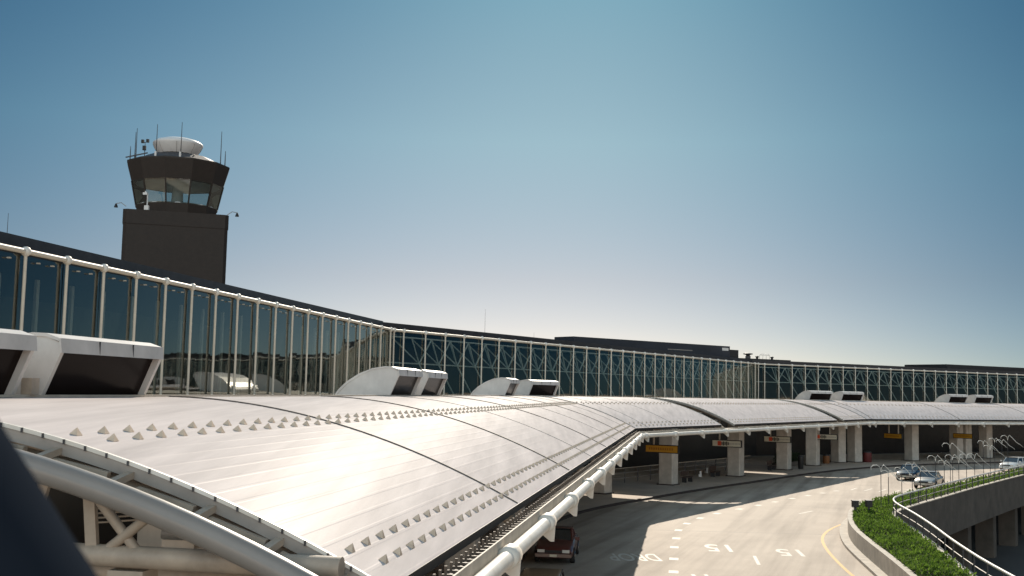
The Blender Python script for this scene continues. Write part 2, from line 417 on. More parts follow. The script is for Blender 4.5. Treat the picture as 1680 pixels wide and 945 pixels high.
# ground cover in the planter: leaf clumps
def inside_strip(u, k):
    a = WSs[k]; b = ISs[k]; return (a[0]*(1-u)+b[0]*u, a[1]*(1-u)+b[1]*u)
def resample(pts, n):
    d = [0]
    for a, b in zip(pts[:-1], pts[1:]): d.append(d[-1]+(Vector(b)-Vector(a)).length)
    out = []; j = 0
    for i in range(n):
        s_ = d[-1]*i/(n-1)
        while j < len(d)-2 and d[j+1] < s_: j += 1
        q = (s_-d[j])/max(1e-6, d[j+1]-d[j]); a, b = pts[j], pts[j+1]
        out.append((a[0]+(b[0]-a[0])*q, a[1]+(b[1]-a[1])*q))
    return out
from mathutils import noise as mnoise
def leafmat():
    M = bpy.data.materials.new('ground_cover_leaf'); M.use_nodes = True; t = M.node_tree; b = t.nodes['Principled BSDF']
    oi = t.nodes.new('ShaderNodeTexCoord'); n = t.nodes.new('ShaderNodeTexNoise'); n.inputs['Scale'].default_value = .8; n.inputs['Detail'].default_value = 9; n.inputs['Roughness'].default_value = .75
    r = t.nodes.new('ShaderNodeValToRGB'); r.color_ramp.elements[0].position = .3; r.color_ramp.elements[1].position = .7
    r.color_ramp.elements[0].color = (.04, .085, .012, 1); r.color_ramp.elements[1].color = (.17, .27, .04, 1)
    t.links.new(oi.outputs['Object'], n.inputs[0]); t.links.new(n.outputs[0], r.inputs[0]); t.links.new(r.outputs[0], b.inputs['Base Color'])
    b.inputs['Roughness'].default_value = .8; b.inputs['Specular IOR Level'].default_value = .15
    tl = t.nodes.new('ShaderNodeBsdfTranslucent'); ms = t.nodes.new('ShaderNodeMixShader'); ms.inputs[0].default_value = .55
    t.links.new(r.outputs[0], tl.inputs[0]); t.links.new(b.outputs[0], ms.inputs[1]); t.links.new(tl.outputs[0], ms.inputs[2]); t.links.new(ms.outputs[0], t.nodes['Material Output'].inputs[0])
    return M
LEAF = leafmat()
lv = MB(); lv.keep = True
rng = random.Random(3)
WSo, ISo = offs(WS, -.3), offs(IS, .22)
# sample the polygon between wall and inner rim by rejection
poly = WSo+list(reversed(ISo))
def pip(x, y):
    c = False; n = len(poly); j = n-1
    for i in range(n):
        xi, yi = poly[i]; xj, yj = poly[j]
        if (yi > y) != (yj > y) and x < (xj-xi)*(y-yi)/(yj-yi)+xi: c = not c
        j = i
    return c
cnt = 0
def leafpatch(ylo, yhi, xlo, xhi, n, size):
    global cnt
    for _ in range(n):
        x, y = rng.uniform(xlo, xhi), rng.uniform(ylo, yhi)
        if not pip(x, y): continue
        hn = mnoise.noise(Vector((x*.55, y*.55, 0)))*.5+mnoise.noise(Vector((x*1.7, y*1.7, 5)))*.3
        top = 1.02+.42*hn
        z = top-abs(rng.gauss(0, .13))
        a = rng.uniform(0, 2*pi); tilt = rng.uniform(-.2, 1.25); sz = size*rng.uniform(.6, 1.3)
        d = Vector((cos(a)*cos(tilt), sin(a)*cos(tilt), sin(tilt))); sd_ = Vector((-sin(a), cos(a), rng.uniform(-.4, .4)))
        p = Vector((x, y, z))
        lv.add([p, p+d*sz*.5+sd_*sz*.22, p+d*sz, p+d*sz*.5-sd_*sz*.22], [(0, 1, 2, 3)])
leafpatch(38, 78, 14, 27, 150000, .17)
leafpatch(78, 112, 26, 52, 60000, .22)
gc = lv.build('ground_cover', LEAF); tag(gc, 'dense low green ground cover filling the planter', 'plants', kind='stuff')
for i, (x, y, hh, nm) in enumerate([(20.45, 66.6, 1.75, 'left of the two dark lights in the planter tip'), (21.35, 66.9, 1.8, 'right of the two dark lights in the planter tip')]):
    t = thing('garden_light', 'dark box light, '+nm, 'light', (x, y, .55), 'garden lights in the planter')
    MB().box((x, y, .9), (.06, .06, .36)).build('post', DARKM, t)
    MB().box((x, y, 1.42), (.17, .17, .17)).build('lamp_head', BLACK, t)
    MB().box((x, y, 1.62), (.2, .2, .025)).build('cap', DARKM, t)

# ------------------------------------------------------------------ canopy
def canopy(sec, label, loc, seams, guards):
    root = thing('canopy_roof', label, 'canopy', loc, 'curved roof sections of the drop-off canopy')
    prof = []; nr = 28
    for i in range(nr):
        w0 = WR*i/nr
        prof += [(w0, zc(w0)), (w0+.015, zc(w0+.015)+.0016), (w0+.05, zc(w0+.05)+.0016), (w0+.065, zc(w0+.065))]
    prof += [(WR, ZR)]
    top = MB(); top.keep = False
    TH = .1
    for fr, a, b in SEC[sec]:
        ring0 = [fr.P(a(w_), w_, z) for w_, z in prof]; ring1 = [fr.P(b(w_), w_, z) for w_, z in prof]
        low = [i/12*WR for i in range(13)]
        ring0 += [fr.P(a(w_), w_, zc(w_)-TH) for w_ in reversed(low)]; ring1 += [fr.P(b(w_), w_, zc(w_)-TH) for w_ in reversed(low)]
        top.loft([ring0, ring1], True, True)
    top.build('roof_shell', PANEL, root)
    # flat roof strip behind the ridge up to the glass
    fl = MB()
    for fr, a, b in SEC[sec]:
        fl.loft([[fr.P(f(w_), w_, z) for w_, z in ((WR+.002, 7.20), (16.6, 7.20), (16.6, 7.0), (WR+.002, 7.0))] for f in (a, b)])
    fl.build('flat_roof', TRIMW, root)
    ed = MB()
    for fr, a, b in SEC[sec]:
        ed.loft([[fr.P(f(w_), w_, z) for w_, z in ((WR-.05, 7.335), (WR+.12, 7.335), (WR+.12, 7.375), (WR-.05, 7.375))] for f in (a, b)])
    ed.build('ridge_lip', TRIMW, root)
    # end trims
    fr0, a0, _ = SEC[sec][0]; fr1, _, b1 = SEC[sec][-1]
    for fr, t0, sg in ((fr0, a0(0), -1), (fr1, b1(0), 1)):
        tr = MB(); ws = [WR*i/24 for i in range(25)]
        tr.loft([[fr.P(t0+sg*.004, w_, zc(w_)+.03), fr.P(t0+sg*.06, w_, zc(w_)+.03), fr.P(t0+sg*.06, w_, zc(w_)-.02), fr.P(t0+sg*.004, w_, zc(w_)-.02)] for w_ in ws])
        tr.build('end_trim', WHITE, root)
        fa = MB(); fa.loft([[fr.P(t0+sg*.004, w_, zc(w_)-.025), fr.P(t0+sg*.045, w_, zc(w_)-.025), fr.P(t0+sg*.045, w_, zc(w_)-.17), fr.P(t0+sg*.004, w_, zc(w_)-.17)] for w_ in ws])
        fa.build('end_fascia', GREYM, root)
        bo = MB()
        for i in range(28):
            w_ = .15+i*.28
            bo.box(fr.P(t0+sg*.065, w_, zc(w_)-.0), (.012, .012, .03))
        bo.build('bolts', DARKM, root)
    # seams
    for fr, t, wd, bold in seams:
        wd *= .7
        s_ = MB(); ws = [.02+(WR-.05)*i/30 for i in range(31)]
        hh = .03 if bold else .02
        s_.loft([[fr.P(t-wd/2, w_, zc(w_)-.01), fr.P(t+wd/2, w_, zc(w_)-.01), fr.P(t+wd/2, w_, zc(w_)+hh), fr.P(t-wd/2, w_, zc(w_)+hh)] for w_ in ws])
        s_.build('seam', SEAL if bold else GREYM, root)
    # eave: dark edge line, gutter trough, fascia, ribs
    eg, gt, fa = MB(), MB(), MB()
    for fr, a, b in SEC[sec]:
        for mb, q in ((eg, ((-.012, 5.20), (.0, 5.20), (.0, 5.335), (-.012, 5.335))), (gt, ((-.265, 4.86), (-.02, 4.98), (-.02, 5.03), (-.265, 4.91))), (fa, ((-.30, 4.82), (-.27, 4.82), (-.27, 5.12), (-.30, 5.12)))):
            mb.loft([[fr.P(f(w_), w_, z) for w_, z in q] for f in (a, b)])
    eg.build('eave_edge', BLACK, root); gt.build('gutter', DARKM, root); fa.build('fascia', TRIMW, root)
    for fr, a, b in SEC[sec]:
        MB().loft([[fr.P(f(w_), w_, z) for w_, z in ((-.50, 4.80), (-.20, 4.80), (-.20, 4.815), (-.50, 4.815))] for f in (a, b)]).build('sun_block_panel', DARKM, root)  # panel added to block a sliver of sun between fascia and tube
    rb = MB()
    for fr, a, b in SEC[sec]:
        t = a(0)+.15
        while t < b(0)-.1 and not (fr is F3 and t > 45):
            rb.box(fr.P(t, -.16, 5.06), (.022, .13, .02), (fr.u, fr.n, Vector((0, 0, 1))))
            rb.box(fr.P(t, -.1, 5.12), (.018, .018, .07), (fr.u, fr.n, Vector((0, 0, 1))))
            t += .36
    rb.build('gutter_ribs', mat('rusty_brown_steel', (.16, .12, .09), .6, 0, .3, 4), root)
    # snow guards: pyramidal cleats
    allg = []
    for fr, a, b, tmax in guards:
        for w_, ph in ((.32, .34), (.65, 0), (3.98, .34), (4.3, 0)):
            t = a(w_)+.6+ph
            while t < min(b(w_)-.3, tmax): allg.append((fr, t, w_)); t += .68
    allg.sort(key=lambda q: q[0].P(q[1], q[2], 7).length)
    def pyr(mb, fr, t, w_):
        rr = .066; sl_ = 2*KR*(WR-w_); nz = Vector((0, 0, 1))-fr.n*sl_; nz.normalize(); wx = fr.n+Vector((0, 0, 1))*sl_; wx.normalize()
        c = fr.P(t, w_, zc(w_)+.004)
        mb.add([c-fr.u*rr-wx*rr*.85, c+fr.u*rr-wx*rr*.85, c+fr.u*rr+wx*rr*.85, c-fr.u*rr+wx*rr*.85, c+nz*.092+wx*.010], [(3, 2, 1, 0), (0, 1, 4), (1, 2, 4), (2, 3, 4), (3, 0, 4)])
    lim = 100
    for fr, t, w_ in allg[:lim]:
        mb = MB(); pyr(mb, fr, t, w_); mb.build('snow_guard', GUARD, root)
    if allg[lim:]:
        mb = MB()
        for fr, t, w_ in allg[lim:]: pyr(mb, fr, t, w_)
        tag(mb.build('snow_guards', GUARD, root), kind='stuff')
    return root

rA = canopy('A', 'near white ribbed roof section bending away from the camera, with rows of small pyramid cleats', F1.P(NEAR, 0, 4.8),
       [(F1, -52.6, .05, 1), (F1, -42.4, .13, 1), (F1, -34.8, .03, 0), (F1, -27.3, .09, 1), (F1, -19.8, .03, 0), (F1, -12.3, .08, 1), (F1, -5, .03, 0), (F2, 7.2, .03, 0), (F2, 2.2, .03, 0)],
       [(F1, lambda w_: NEAR, mit1, 99), (F2, mit1b, lambda w_: 15.9, 99)])
rB = canopy('B', 'short white roof section between the two dark gaps in the canopy', F2.P(18.9, 0, 4.8), [],
       [(F2, lambda w_: 18.9, lambda w_: 49.3, 99)])
rC = canopy('C', 'far white roof section right of the second gap, reaching the right edge of the photo', F2.P(52.0, 0, 4.8),
       [(F2, 57, .04, 0), (F3, 1.0, .05, 1), (F3, 17, .08, 1), (F3, 33, .08, 1)],
       [(F2, lambda w_: 52.0, mit2, 99), (F3, mit2b, lambda w_: 75.0, 45)])
# crease line at the bend of section A
cr = MB(); ws = [WR*i/24 for i in range(25)]
cr.tube([F1.P(mit1(w_), w_, zc(w_)+.03) for w_ in ws], .03, 6); cr.build('seam', GREYM, rA)
cr = MB(); cr.tube([F2.P(mit2(w_), w_, zc(w_)+.03) for w_ in ws], .03, 6); cr.build('seam', GREYM, rC)

# recessed link gutters in the two gaps
for (t0, t1, nm) in ((15.9, 18.9, 'first dark gap from the camera'), (49.3, 52.0, 'second dark gap from the camera')):
    rt_ = thing('roof_link', 'recessed grey valley trough filling the '+nm+' in the canopy roof', 'roof trough', F2.P(t0, 0, 4.8), 'troughs between canopy sections')
    ws = [WR*i/20 for i in range(21)]
    a, b = t0+.10, t0+(t1-t0)*.16
    MB().loft([[F2.P(a, w_, zc(w_)-.42), F2.P(b, w_, zc(w_)-.42), F2.P(b, w_, zc(w_)-.5), F2.P(a, w_, zc(w_)-.5)] for w_ in ws]).build('trough', GREYM, rt_)
    for q in (a+.02, b):
        MB().loft([[F2.P(q-.06, w_, zc(w_)-.15), F2.P(q+.06, w_, zc(w_)-.15), F2.P(q+.06, w_, zc(w_)-.41), F2.P(q-.06, w_, zc(w_)-.41)] for w_ in ws]).build('side_beam', CREAM, rt_)
    for w_ in (1.2, 2.6, 4.0, 5.4, 6.8):
        MB().bar(F2.P(t0+.05, w_, zc(w_)-.3), F2.P(t1-.05, w_, zc(w_)-.3), .08, .08).build('cross_tie', DARKM, rt_)
    MB().box(F2.P((t0+t1)/2, -.17, 4.95), ((t1-t0)/2-.02, .17, .1), (F2.u, F2.n, Vector((0, 0, 1)))).build('gutter_bridge', TRIMW, rt_)

# white edge tube carried along the eave: one thing with joints and brackets
et = thing('edge_tube', 'thick white tube with joint collars and brackets running along the canopy eave', 'eave tube', F1.P(NEAR, -.5, 4.85))
ZP, WP, RP = 4.84, -.44, .135
nodes = []
def seg_nodes(fr, t0, t1, step):
    n = max(1, round((t1-t0)/step)); return [(fr, t0+(t1-t0)*i/n) for i in range(n+1)]
NL = seg_nodes(F1, -61.6, mit1(WP)-.6, 4.88)+seg_nodes(F2, mit1b(WP)+.6, mit2(WP)-.6, 4.88)+seg_nodes(F3, mit2b(WP)+.6, 66, 4.88)
for i, (fr, t) in enumerate(NL):
    nodes.append((fr, fr.P(t, WP, ZP)))
for (fa_, a), (fb_, b) in zip(nodes[:-1], nodes[1:]):
    d = (b-a).normalized()
    MB().tube([a+d*.3, b-d*.3] if (b-a).length > 1 else [a, b], RP, 14).build('tube', WHITE, et)
for fr, p in nodes:
    j = MB().tube([p-fr.u*.34, p-fr.u*.3, p-fr.u*.3, p+fr.u*.3, p+fr.u*.3, p+fr.u*.34], [.13, .15, .185, .185, .15, .13], 14).build('joint', WHITE, et)
    q = p+fr.u*.22
    MB().prism([q+fr.n*.02+Vector((0, 0, .04)), q-fr.n*.17+Vector((0, 0, .05)), q-fr.n*.14+Vector((0, 0, -.42)), q-fr.n*.06+Vector((0, 0, -.42)), q+fr.n*.30+Vector((0, 0, -.14)), q+fr.n*.30+Vector((0, 0, .06))], fr.u*.05).build('bracket', WHITE, et)

# girders below the canopy: arched ribs at the columns, the near end frame shows in the picture
def arch(fr, t, w0, w1, drop, r, n=24): return [fr.P(t, w0+(w1-w0)*i/n, zc(w0+(w1-w0)*i/n)-drop) for i in range(n+1)]
ef = thing('end_frame', 'arched pale steel frame of thick tubes under the near end of the canopy', 'roof frame', F1.P(NEAR-.55, 0, 4.5))
te = NEAR-.55
MB().tube(arch(F1, te, -.4, 8.5, .30, .13), .155, 18).build('arch_tube', mat('grey_tube_paint', (.24, .22, .20), .32, 0, .1, 2), ef)
MB().tube([F1.P(te+.35, .5, 5.56), F1.P(te+.35, 9.0, 5.62)], .13, 14).build('tie_tube', CREAM, ef)
MB().tube([F1.P(te+2.8, .3, 4.9), F1.P(te+2.8, 9.0, 5.0)], .12, 12).build('tie_tube', CREAM, ef)
MB().tube(arch(F1, te+2.8, 0.1, 8.5, .5, .13), .11, 12).build('arch_tube', CREAM, ef)
MB().tube(arch(F1, te+.75, 0.1, 8.5, .33, .13), .09, 12).build('arch_tube', CREAM, ef)
for w_, w2_, r_ in ((3.55, 3.6, .06), (4.4, 4.15, .06), (5.6, 5.7, .06)):
    MB().bar(F1.P(te+.35, w_, 5.66), F1.P(te+.30, w2_, zc(w2_)-.4), .13, .1, (0, 1, 0)).build('strut', CREAM, ef)
for w0, w1 in ((3.35, 2.75), (3.0, 3.5), (5.0, 4.5), (1.7, 1.9)):
    MB().tube([F1.P(te+.35, w0, 5.66), F1.P(te+.2, w1, zc(w1)-.4)], .06, 10).build('diagonal', CREAM, ef)
for w_ in (.55, 1.35, 2.2, 3.25, 4.2, 5.2):
    MB().bar(F1.P(te+.05, w_, zc(w_)-.24), F1.P(te+.56, w_-.05, zc(w_-.05)-.12), .11, .08).build('hanger', CREAM, ef)
for w_ in (.9, 1.8, 2.7, 3.8, 4.9):
    MB().bar(F1.P(te+.40, w_+.35, zc(w_+.35)-.25), F1.P(te+.45, w_-.35, zc(w_-.35)-.22), .10, .09).build('purlin', CREAM, ef)
for k in range(4):
    MB().tube([F1.P(te+1.5, 4.2, 5.80+.06*k), F1.P(te+2.2, 1.9, 5.98+.05*k)], .013, 6).build('conduit', CREAM, ef)
MB().box(F1.P(te+.5, 2.05, 5.80), (.14, .13, .10), (F1.u, F1.n, Vector((0, 0, 1)))).build('junction_box', CREAM, ef)
MB().box(F1.P(te+.5, 2.5, 5.74), (.12, .2, .05), (F1.u, F1.n, Vector((0, 0, 1)))).build('bracket_plate', CREAM, ef)
MB().tube([F1.P(te+1.0, 3.0, 5.78), F1.P(te+1.2, 2.0, 5.7), F1.P(te+1.5, 1.0, 5.35)], .07, 10).build('duct', GREYM, ef)
MB().box(F1.P(te+.5, 3.1, 5.30), (.2, .22, .12), (F1.u, F1.n, Vector((0, 0, 1)))).build('bearing_block', CREAM, ef)
MB().tube([F1.P(te+1.6, 1.6, 5.1), F1.P(te+1.6, 1.6, 5.8)], .035, 8).build('drain_pipe', GREYM, ef)
for t in list(range(-52, 1, 8)):
    g_ = MB().tube(arch(F1, t, .1, 12, .45, .15) if False else [F1.P(t, w_, zc(min(w_, WR))-.5) for w_ in [i*.6 for i in range(28)]], .13, 8)
    g_.build('girder', CREAM, rA)
for t, rr in ((5, rA), (11, rA), (21, rB), (28, rB), (35, rB), (43, rB), (51, rC), (57, rC)):
    MB().tube([F2.P(t, w_, zc(min(w_, WR))-.5) for w_ in [i*.6 for i in range(28)]], .13, 8).build('girder', CREAM, rr)

# concrete columns under the canopy
cols = [(F1, -56, 5.6), (F1, -43, 5.6), (F1, -30, 5.6), (F1, -17, 5.6), (F2, 7.6, 6.3), (F2, 19.0, 5.8), (F2, 33.0, 5.05), (F2, 46.0, 4.6), (F2, 55.6, 4.4), (F2, 57.5, 5.0), (F3, .6, 4.6), (F3, 3.3, 4.5), (F3, 13.8, 4.6), (F3, 24.0, 5.6), (F3, 25.8, 5.6), (F3, 30.5, 5.8), (F3, 44, 5.4)]
cl = ['nearest column under the near canopy end', 'second column behind the near canopy end', 'third column behind the near canopy end', 'fourth column behind the near canopy end, hidden by the eave', 'concrete column mostly hidden by the white eave tube, left of the amber sign', 'concrete column directly beside the nearest amber sign', 'concrete column beside the nearest ivory airline sign, in front of a sunlit strip', 'concrete column beside the second ivory airline sign', 'left half of the wide double column left of the third ivory sign', 'right half of the wide double column left of the third ivory sign', 'concrete column directly behind the dark framed third ivory sign', 'concrete column just right of the third ivory sign, before the wide dark opening', 'concrete column right of the small amber sign, behind the dark navy sedan', 'left half of the wide double column behind the farther amber sign', 'right half of the wide double column behind the farther amber sign', 'single concrete column right of the farther amber sign', 'last concrete column towards the right edge of the photo']
for (fr, t, w_), lb in zip(cols, cl):
    h_ = .62
    p = fr.P(t, w_, 0)
    mb = MB(); zt = zc(w_)-.55
    o = thing('concrete_column', lb, 'column', (p.x, p.y, .15), 'concrete columns under the canopy')
    ch = .06; ring = [(h_-ch, -h_), (h_, -h_+ch), (h_, h_-ch), (h_-ch, h_), (-h_+ch, h_), (-h_, h_-ch), (-h_, -h_+ch), (-h_+ch, -h_)]
    mb.loft([[fr.P(t+a, w_+b, z) for a, b in ring] for z in (.152, zt)]).build('shaft', CONC, o)
    MB().loft([[fr.P(t+a*1.22, w_+b*1.22, z) for a, b in ring] for z in (.15, .23)]).build('base', CURB, o)

# ------------------------------------------------------------------ roof scoops on the canopy ridge
def make_hood(L):
    root = thing('roof_scoop', 'x', 'roof window', (0, 0, 0), 'white roof scoops with dark windows along the canopy ridge')
    prof = [(2.16, -.12), (2.1, .06), (1.98, .22), (1.68, .50), (1.22, .80), (.72, 1.01), (.2, 1.10), (-.06, 1.09), (-.34, 1.0)]
    inn = [(x_+(-.05 if x_ > 1 else 0), z-.06) for x_, z in prof]
    y0, y1 = 0, L
    MB().loft([[Vector((s_, w_, z)) for w_, z in prof+list(reversed(inn))] for s_ in (-.03, L+.03)]).build('curved_shell', HOODW, root)
    MB().loft([[Vector((s_, w_, z)) for w_, z in ((-.345, 1.005), (-.375, .75), (-.335, .75), (-.305, .98))] for s_ in (-.03, L+.03)]).build('front_lip', HOODW, root)
    side = inn[:-1]+[(-.32, .93), (-.345, .76), (.02, -.1)]
    for s0, s1 in ((0, .1), (L-.1, L)):
        MB().loft([[Vector((s_, w_, z)) for w_, z in side] for s_ in (s0, s1)]).build('side_panel', HOODW, root)
    MB().loft([[Vector((s_, w_, z)) for w_, z in ((-.22, .80), (.14, -.08), (.18, -.08), (-.18, .80))] for s_ in (.1, L-.1)]).build('window', HOODGL, root)
    MB().loft([[Vector((s_, w_, z)) for w_, z in ((-.05, -.1), (.3, -.1), (.3, .0), (-.05, .0))] for s_ in (.1, L-.1)]).build('sill', DARKM, root)
    for k in (1, 2):
        MB().box((L*k/3, -.362, .88), (.008, .012, .12)).build('lip_joint', DARKM, root)
    return root
proto = make_hood(3.8)
hoods = [(F1, -61.95, 'roof scoop cut off by the left edge of the photo, before the glass wall'), (F1, -57.35, 'largest white roof scoop with a wide dark window, nearest the tower'),
         (F1, -34.1, 'left one of the second pair of white roof scoops, showing its long curved side'), (F1, -29.2, 'right one of the second pair of white roof scoops'),
         (F1, -6.9, 'left one of the third pair of roof scoops, at the bend of the canopy'), (F2, -1.0, 'right one of the third pair of roof scoops, at the bend of the canopy'),
         (F3, -.9, 'left one of the fourth pair of roof scoops, above the second gap'), (F3, 4.7, 'right one of the fourth pair of roof scoops, above the second gap'),
         (F3, 25.4, 'left one of the farthest pair of roof scoops near the right edge'), (F3, 30.9, 'right one of the farthest pair of roof scoops near the right edge')]
for i, (fr, t, lb) in enumerate(hoods):
    o = proto if i == 0 else copy_tree(proto)
    o.location = fr.P(t, WR+.05, 7.36); o.rotation_euler = (0, 0, pi/2-fr.h); o['label'] = lb
    if i == 1: o.scale = (1.0, 1.0, 1.0)
bx = MB().box(F1.P(-57.75, WR+.0, 7.52), (.11, .10, .14), (F1.u, F1.n, Vector((0, 0, 1))))
ob = bx.build('junction_box', CREAM, None, F1.P(-57.95, WR, 7.36)); tag(ob, 'small weathered electrical box between the two nearest roof scoops', 'electrical box')

# ------------------------------------------------------------------ terminal building: glass wall, posts, roof, facade
K1 = (-8.42, 80.4); K2 = (32.2, 145.3)
GA = Fr(K1, .1672); GB = Fr(K1, math.atan2(K2[0]-K1[0], K2[1]-K1[1])); GC_ = Fr(K2, 1.015)
LB = (Vector(K2)-Vector(K1)).length
TAB, TBC = math.tan((GB.h-GA.h)/2), math.tan((GC_.h-GB.h)/2)
ZT, ZB = CZ+4.22, 7.0
tb = thing('terminal_building', 'long bent airport terminal with dark flat roof and tall glass wall between white posts', 'building', (K1[0], K1[1], 0))
SP = 2.439
tA = [-k*SP-.9 for k in range(0, 22)]; tA.reverse(); tA.append(0.0)
sB = LB/30
tB = [sB*.45]+[sB*.5+sB*k for k in range(1, 30)]+[LB-.02]
tC = [SP*.45]+[SP*.5+SP*k for k in range(1, 32)]
posts = [(GA, t) for t in tA]+[(GB, t) for t in tB]+[(GC_, t) for t in tC]
for i, (fr, t) in enumerate(posts):
    p = MB().tube([fr.P(t, 0, ZB), fr.P(t, 0, ZT)], .058, 8).build('post', POSTW, tb)
    MB().sphere(fr.P(t, 0, ZT), .165, 14, 9).build('ball_joint', WHITE, p)
for (fa_, a), (fb_, b) in zip(posts[:-1], posts[1:]):
    pa, pb = fa_.P(a, .14, 0), fb_.P(b, .14, 0)
    z0, z1 = ZB+.01, ZT-.12
    j = [fa_.n*rng.uniform(-.012, .012) for _ in range(4)]
    gp = MB().add([Vector((pa.x, pa.y, z0))+j[0], Vector((pb.x, pb.y, z0))+j[1], Vector((pb.x, pb.y, z1))+j[2], Vector((pa.x, pa.y, z1))+j[3]], [(0, 1, 2, 3)]); gp.keep = True; gp.build('glass_pane', GLASS, tb)
    if fa_ is GA:
        for q in (.33, .67):
            pp = fa_.P(a+(b-a)*q, .05, ZT-.3); MB().box(pp, (.05, .05, .022), (fa_.u, fa_.n, Vector((0, 0, 1)))).build('glass_clip', TRIMW, tb)
for fr, a, b in ((GA, tA[0]-2, 0), (GB, 0, LB), (GC_, 0, tC[-1]+1)):
    MB().tube([fr.P(a, 0, ZT), fr.P(b, 0, ZT)], .09, 10).build('top_rail', POSTW, tb)
def strip(fr, a, b, w0, w1, z0, z1, ea=0.0, eb=0.0):
    mb = MB()
    mb.loft([[fr.P(a+ea*w_, w_, z) for w_, z in ((w0, z0), (w1, z0), (w1, z1), (w0, z1))], [fr.P(b+eb*w_, w_, z) for w_, z in ((w0, z0), (w1, z0), (w1, z1), (w0, z1))]])
    return mb
for fr, a, b, ea, eb, dz in ((GA, tA[0]-4, 0, 0, TAB, .06), (GB, 0, LB, -TAB, TBC, 0.0), (GC_, 0, tC[-1]+14, -TBC, 0, -.03)):
    strip(fr, a, b, 1.0 if fr is GA else 3.4, 34, ZT+.06, ZT+.56+dz, ea, eb).build('roof', ROOFD, tb)
    strip(fr, a, b, .88, .998, ZT+.06, ZT+.59+dz, ea, eb).build('roof_edge', DARKM, tb)
    strip(fr, a, b, .2, .5, ZT-.1, ZT+.05, ea, eb).build('soffit', DARKM, tb)
    if fr is not GA: strip(fr, a, b, 1.0, 3.4, ZT+.30, ZT+.34, ea, eb).build('added_skylight', GLASS, tb)  # glazed roof strip added so sun falls on the trusses inside
    else: strip(fr, a, b, .502, 1.0, ZT-.1, ZT+.05, ea, eb).build('soffit', DARKM, tb)
    strip(fr, a, b, .2, 14, 6.75, 6.95, ea, eb).build('interior_floor', INTER, tb)
    strip(fr, a, b, 13, 13.4, 6.96, ZT+.05, ea, eb).build('interior_wall', INTER, tb)
    strip(fr, a, b, .3, .5, 0, 6.7, ea, eb).build('curbside_front', mat('dark_shop_front', (.03, .03, .03), .25, 0, .3, .4), tb)
MB().box(GA.P(tA[0]-4, 7, 9.4), (.2, 7, 2.6), (GA.u, GA.n, Vector((0, 0, 1)))).build('end_wall', INTER, tb)
# inside truss seen through the glass (bays of facets B and C)
for fr, tt in ((GB, tB), (GC_, tC)):
    MB().tube([fr.P(tt[0], 1.5, 9.55), fr.P(tt[-1], 1.5, 9.55)], .06, 6).build('truss_chord', TRUSS, tb)
    MB().tube([fr.P(tt[0], 1.3, ZT-.35), fr.P(tt[-1], 1.3, ZT-.35)], .06, 6).build('truss_chord', TRUSS, tb)
    for a, b in zip(tt[1:-2], tt[2:-1]):
        mb = MB(); mid = (a+b)/2
        for (p, q) in (((a, 1.3, ZT-.35), (mid, 1.5, 9.55)), ((b, 1.3, ZT-.35), (mid, 1.5, 9.55)), ((a, 3.2, ZT-.3), (mid, 1.5, 9.55)), ((b, 3.2, ZT-.3), (mid, 1.5, 9.55)), ((mid, 1.5, 9.55), (b, .7, 7.0)), ((a, 1.3, ZT-.35), (mid, 3.2, ZT-.3))):
            mb.tube([fr.P(*p), fr.P(*q)], .06, 6, False)
        mb.build('truss_bay', TRUSS, tb)
# slender inner columns in facet A
for t in tA[1:-1:1]:
    MB().box(GA.P(t+1.3, 3.5, 9.2), (.09, .06, 2.3), (GA.u, GA.n, Vector((0, 0, 1)))).build('inner_mullion', TRUSS, tb)

# roof top structures
def block(name, label, cat, fr, a, b, w0, w1, z0, z1, m_, bev=0):
    mb = strip(fr, a, b, w0, w1, z0, z1); p = fr.P((a+b)/2, (w0+w1)/2, z0)
    return tag(mb.build(name, m_, None, p), label, cat)
ph = thing('roof_penthouse', 'long low dark plant room on the terminal roof with a notch at its right end', 'roof building', (16, 136, ZT+.56))
PR = Fr((4.9, 126), .878)
MB().box(PR.P(13.4, -1.6, 13.12), (13.4, 1.6, .70), (PR.u, PR.n, Vector((0, 0, 1)))).build('wall', mat('blue_grey_cladding', (.03, .034, .045), .6, 0, .3, .6), ph)
MB().box(PR.P(27.65, -1.6, 12.92), (.84, 1.6, .5), (PR.u, PR.n, Vector((0, 0, 1)))).build('step', ROOFD, ph)
MB().box(PR.P(25.9, -3.21, 13.42), (.6, .02, .17), (PR.u, PR.n, Vector((0, 0, 1)))).build('opening', RADOME, ph)
MB().box(PR.P(17.5, -3.21, 13.02), (2.2, .02, .05), (PR.u, PR.n, Vector((0, 0, 1)))).build('louvre', GREYM, ph)
block('roof_plant_room', 'dark plant room on the terminal roof at the right edge of the photo', 'roof building', GC_, 46, 75, 6, 14, ZT+.54, 13.25, ROOFD)
bl = block('roof_walkway', 'low dark raised strip on the roof right of the notched plant room', 'roof curb', GC_, .5, 11, 5, 8, ZT+.54, 12.72, ROOFD)
un = thing('roof_fan', 'small dark exhaust fan with a wide flat cap on the terminal roof', 'roof fan', GC_.P(3.9, 6, 12.72))
MB().box(GC_.P(3.9, 6, 12.9), (.3, .3, .18)).build('base', DARKM, un)
MB().lathe(GC_.P(3.9, 6, 13.05), [(.28, 0), (.28, .18), (.66, .27), (.66, .36), (.3, .42)], 14).build('cap', DARKM, un)
fra = thing('roof_frame', 'thin pale hoop frame standing on the terminal roof', 'roof frame', GC_.P(7.0, 6, 12.72))
for k in range(4):
    MB().tube([GC_.P(6.0+k*.65, 6, 12.72), GC_.P(6.1+k*.6, 6, 13.3), GC_.P(6.6+k*.32, 6, 13.5)], .022, 5).build('hoop', GREYM, fra)
MB().tube([GC_.P(6.1, 6, 13.3), GC_.P(7.9, 6, 13.3)], .022, 5).build('hoop', GREYM, fra)
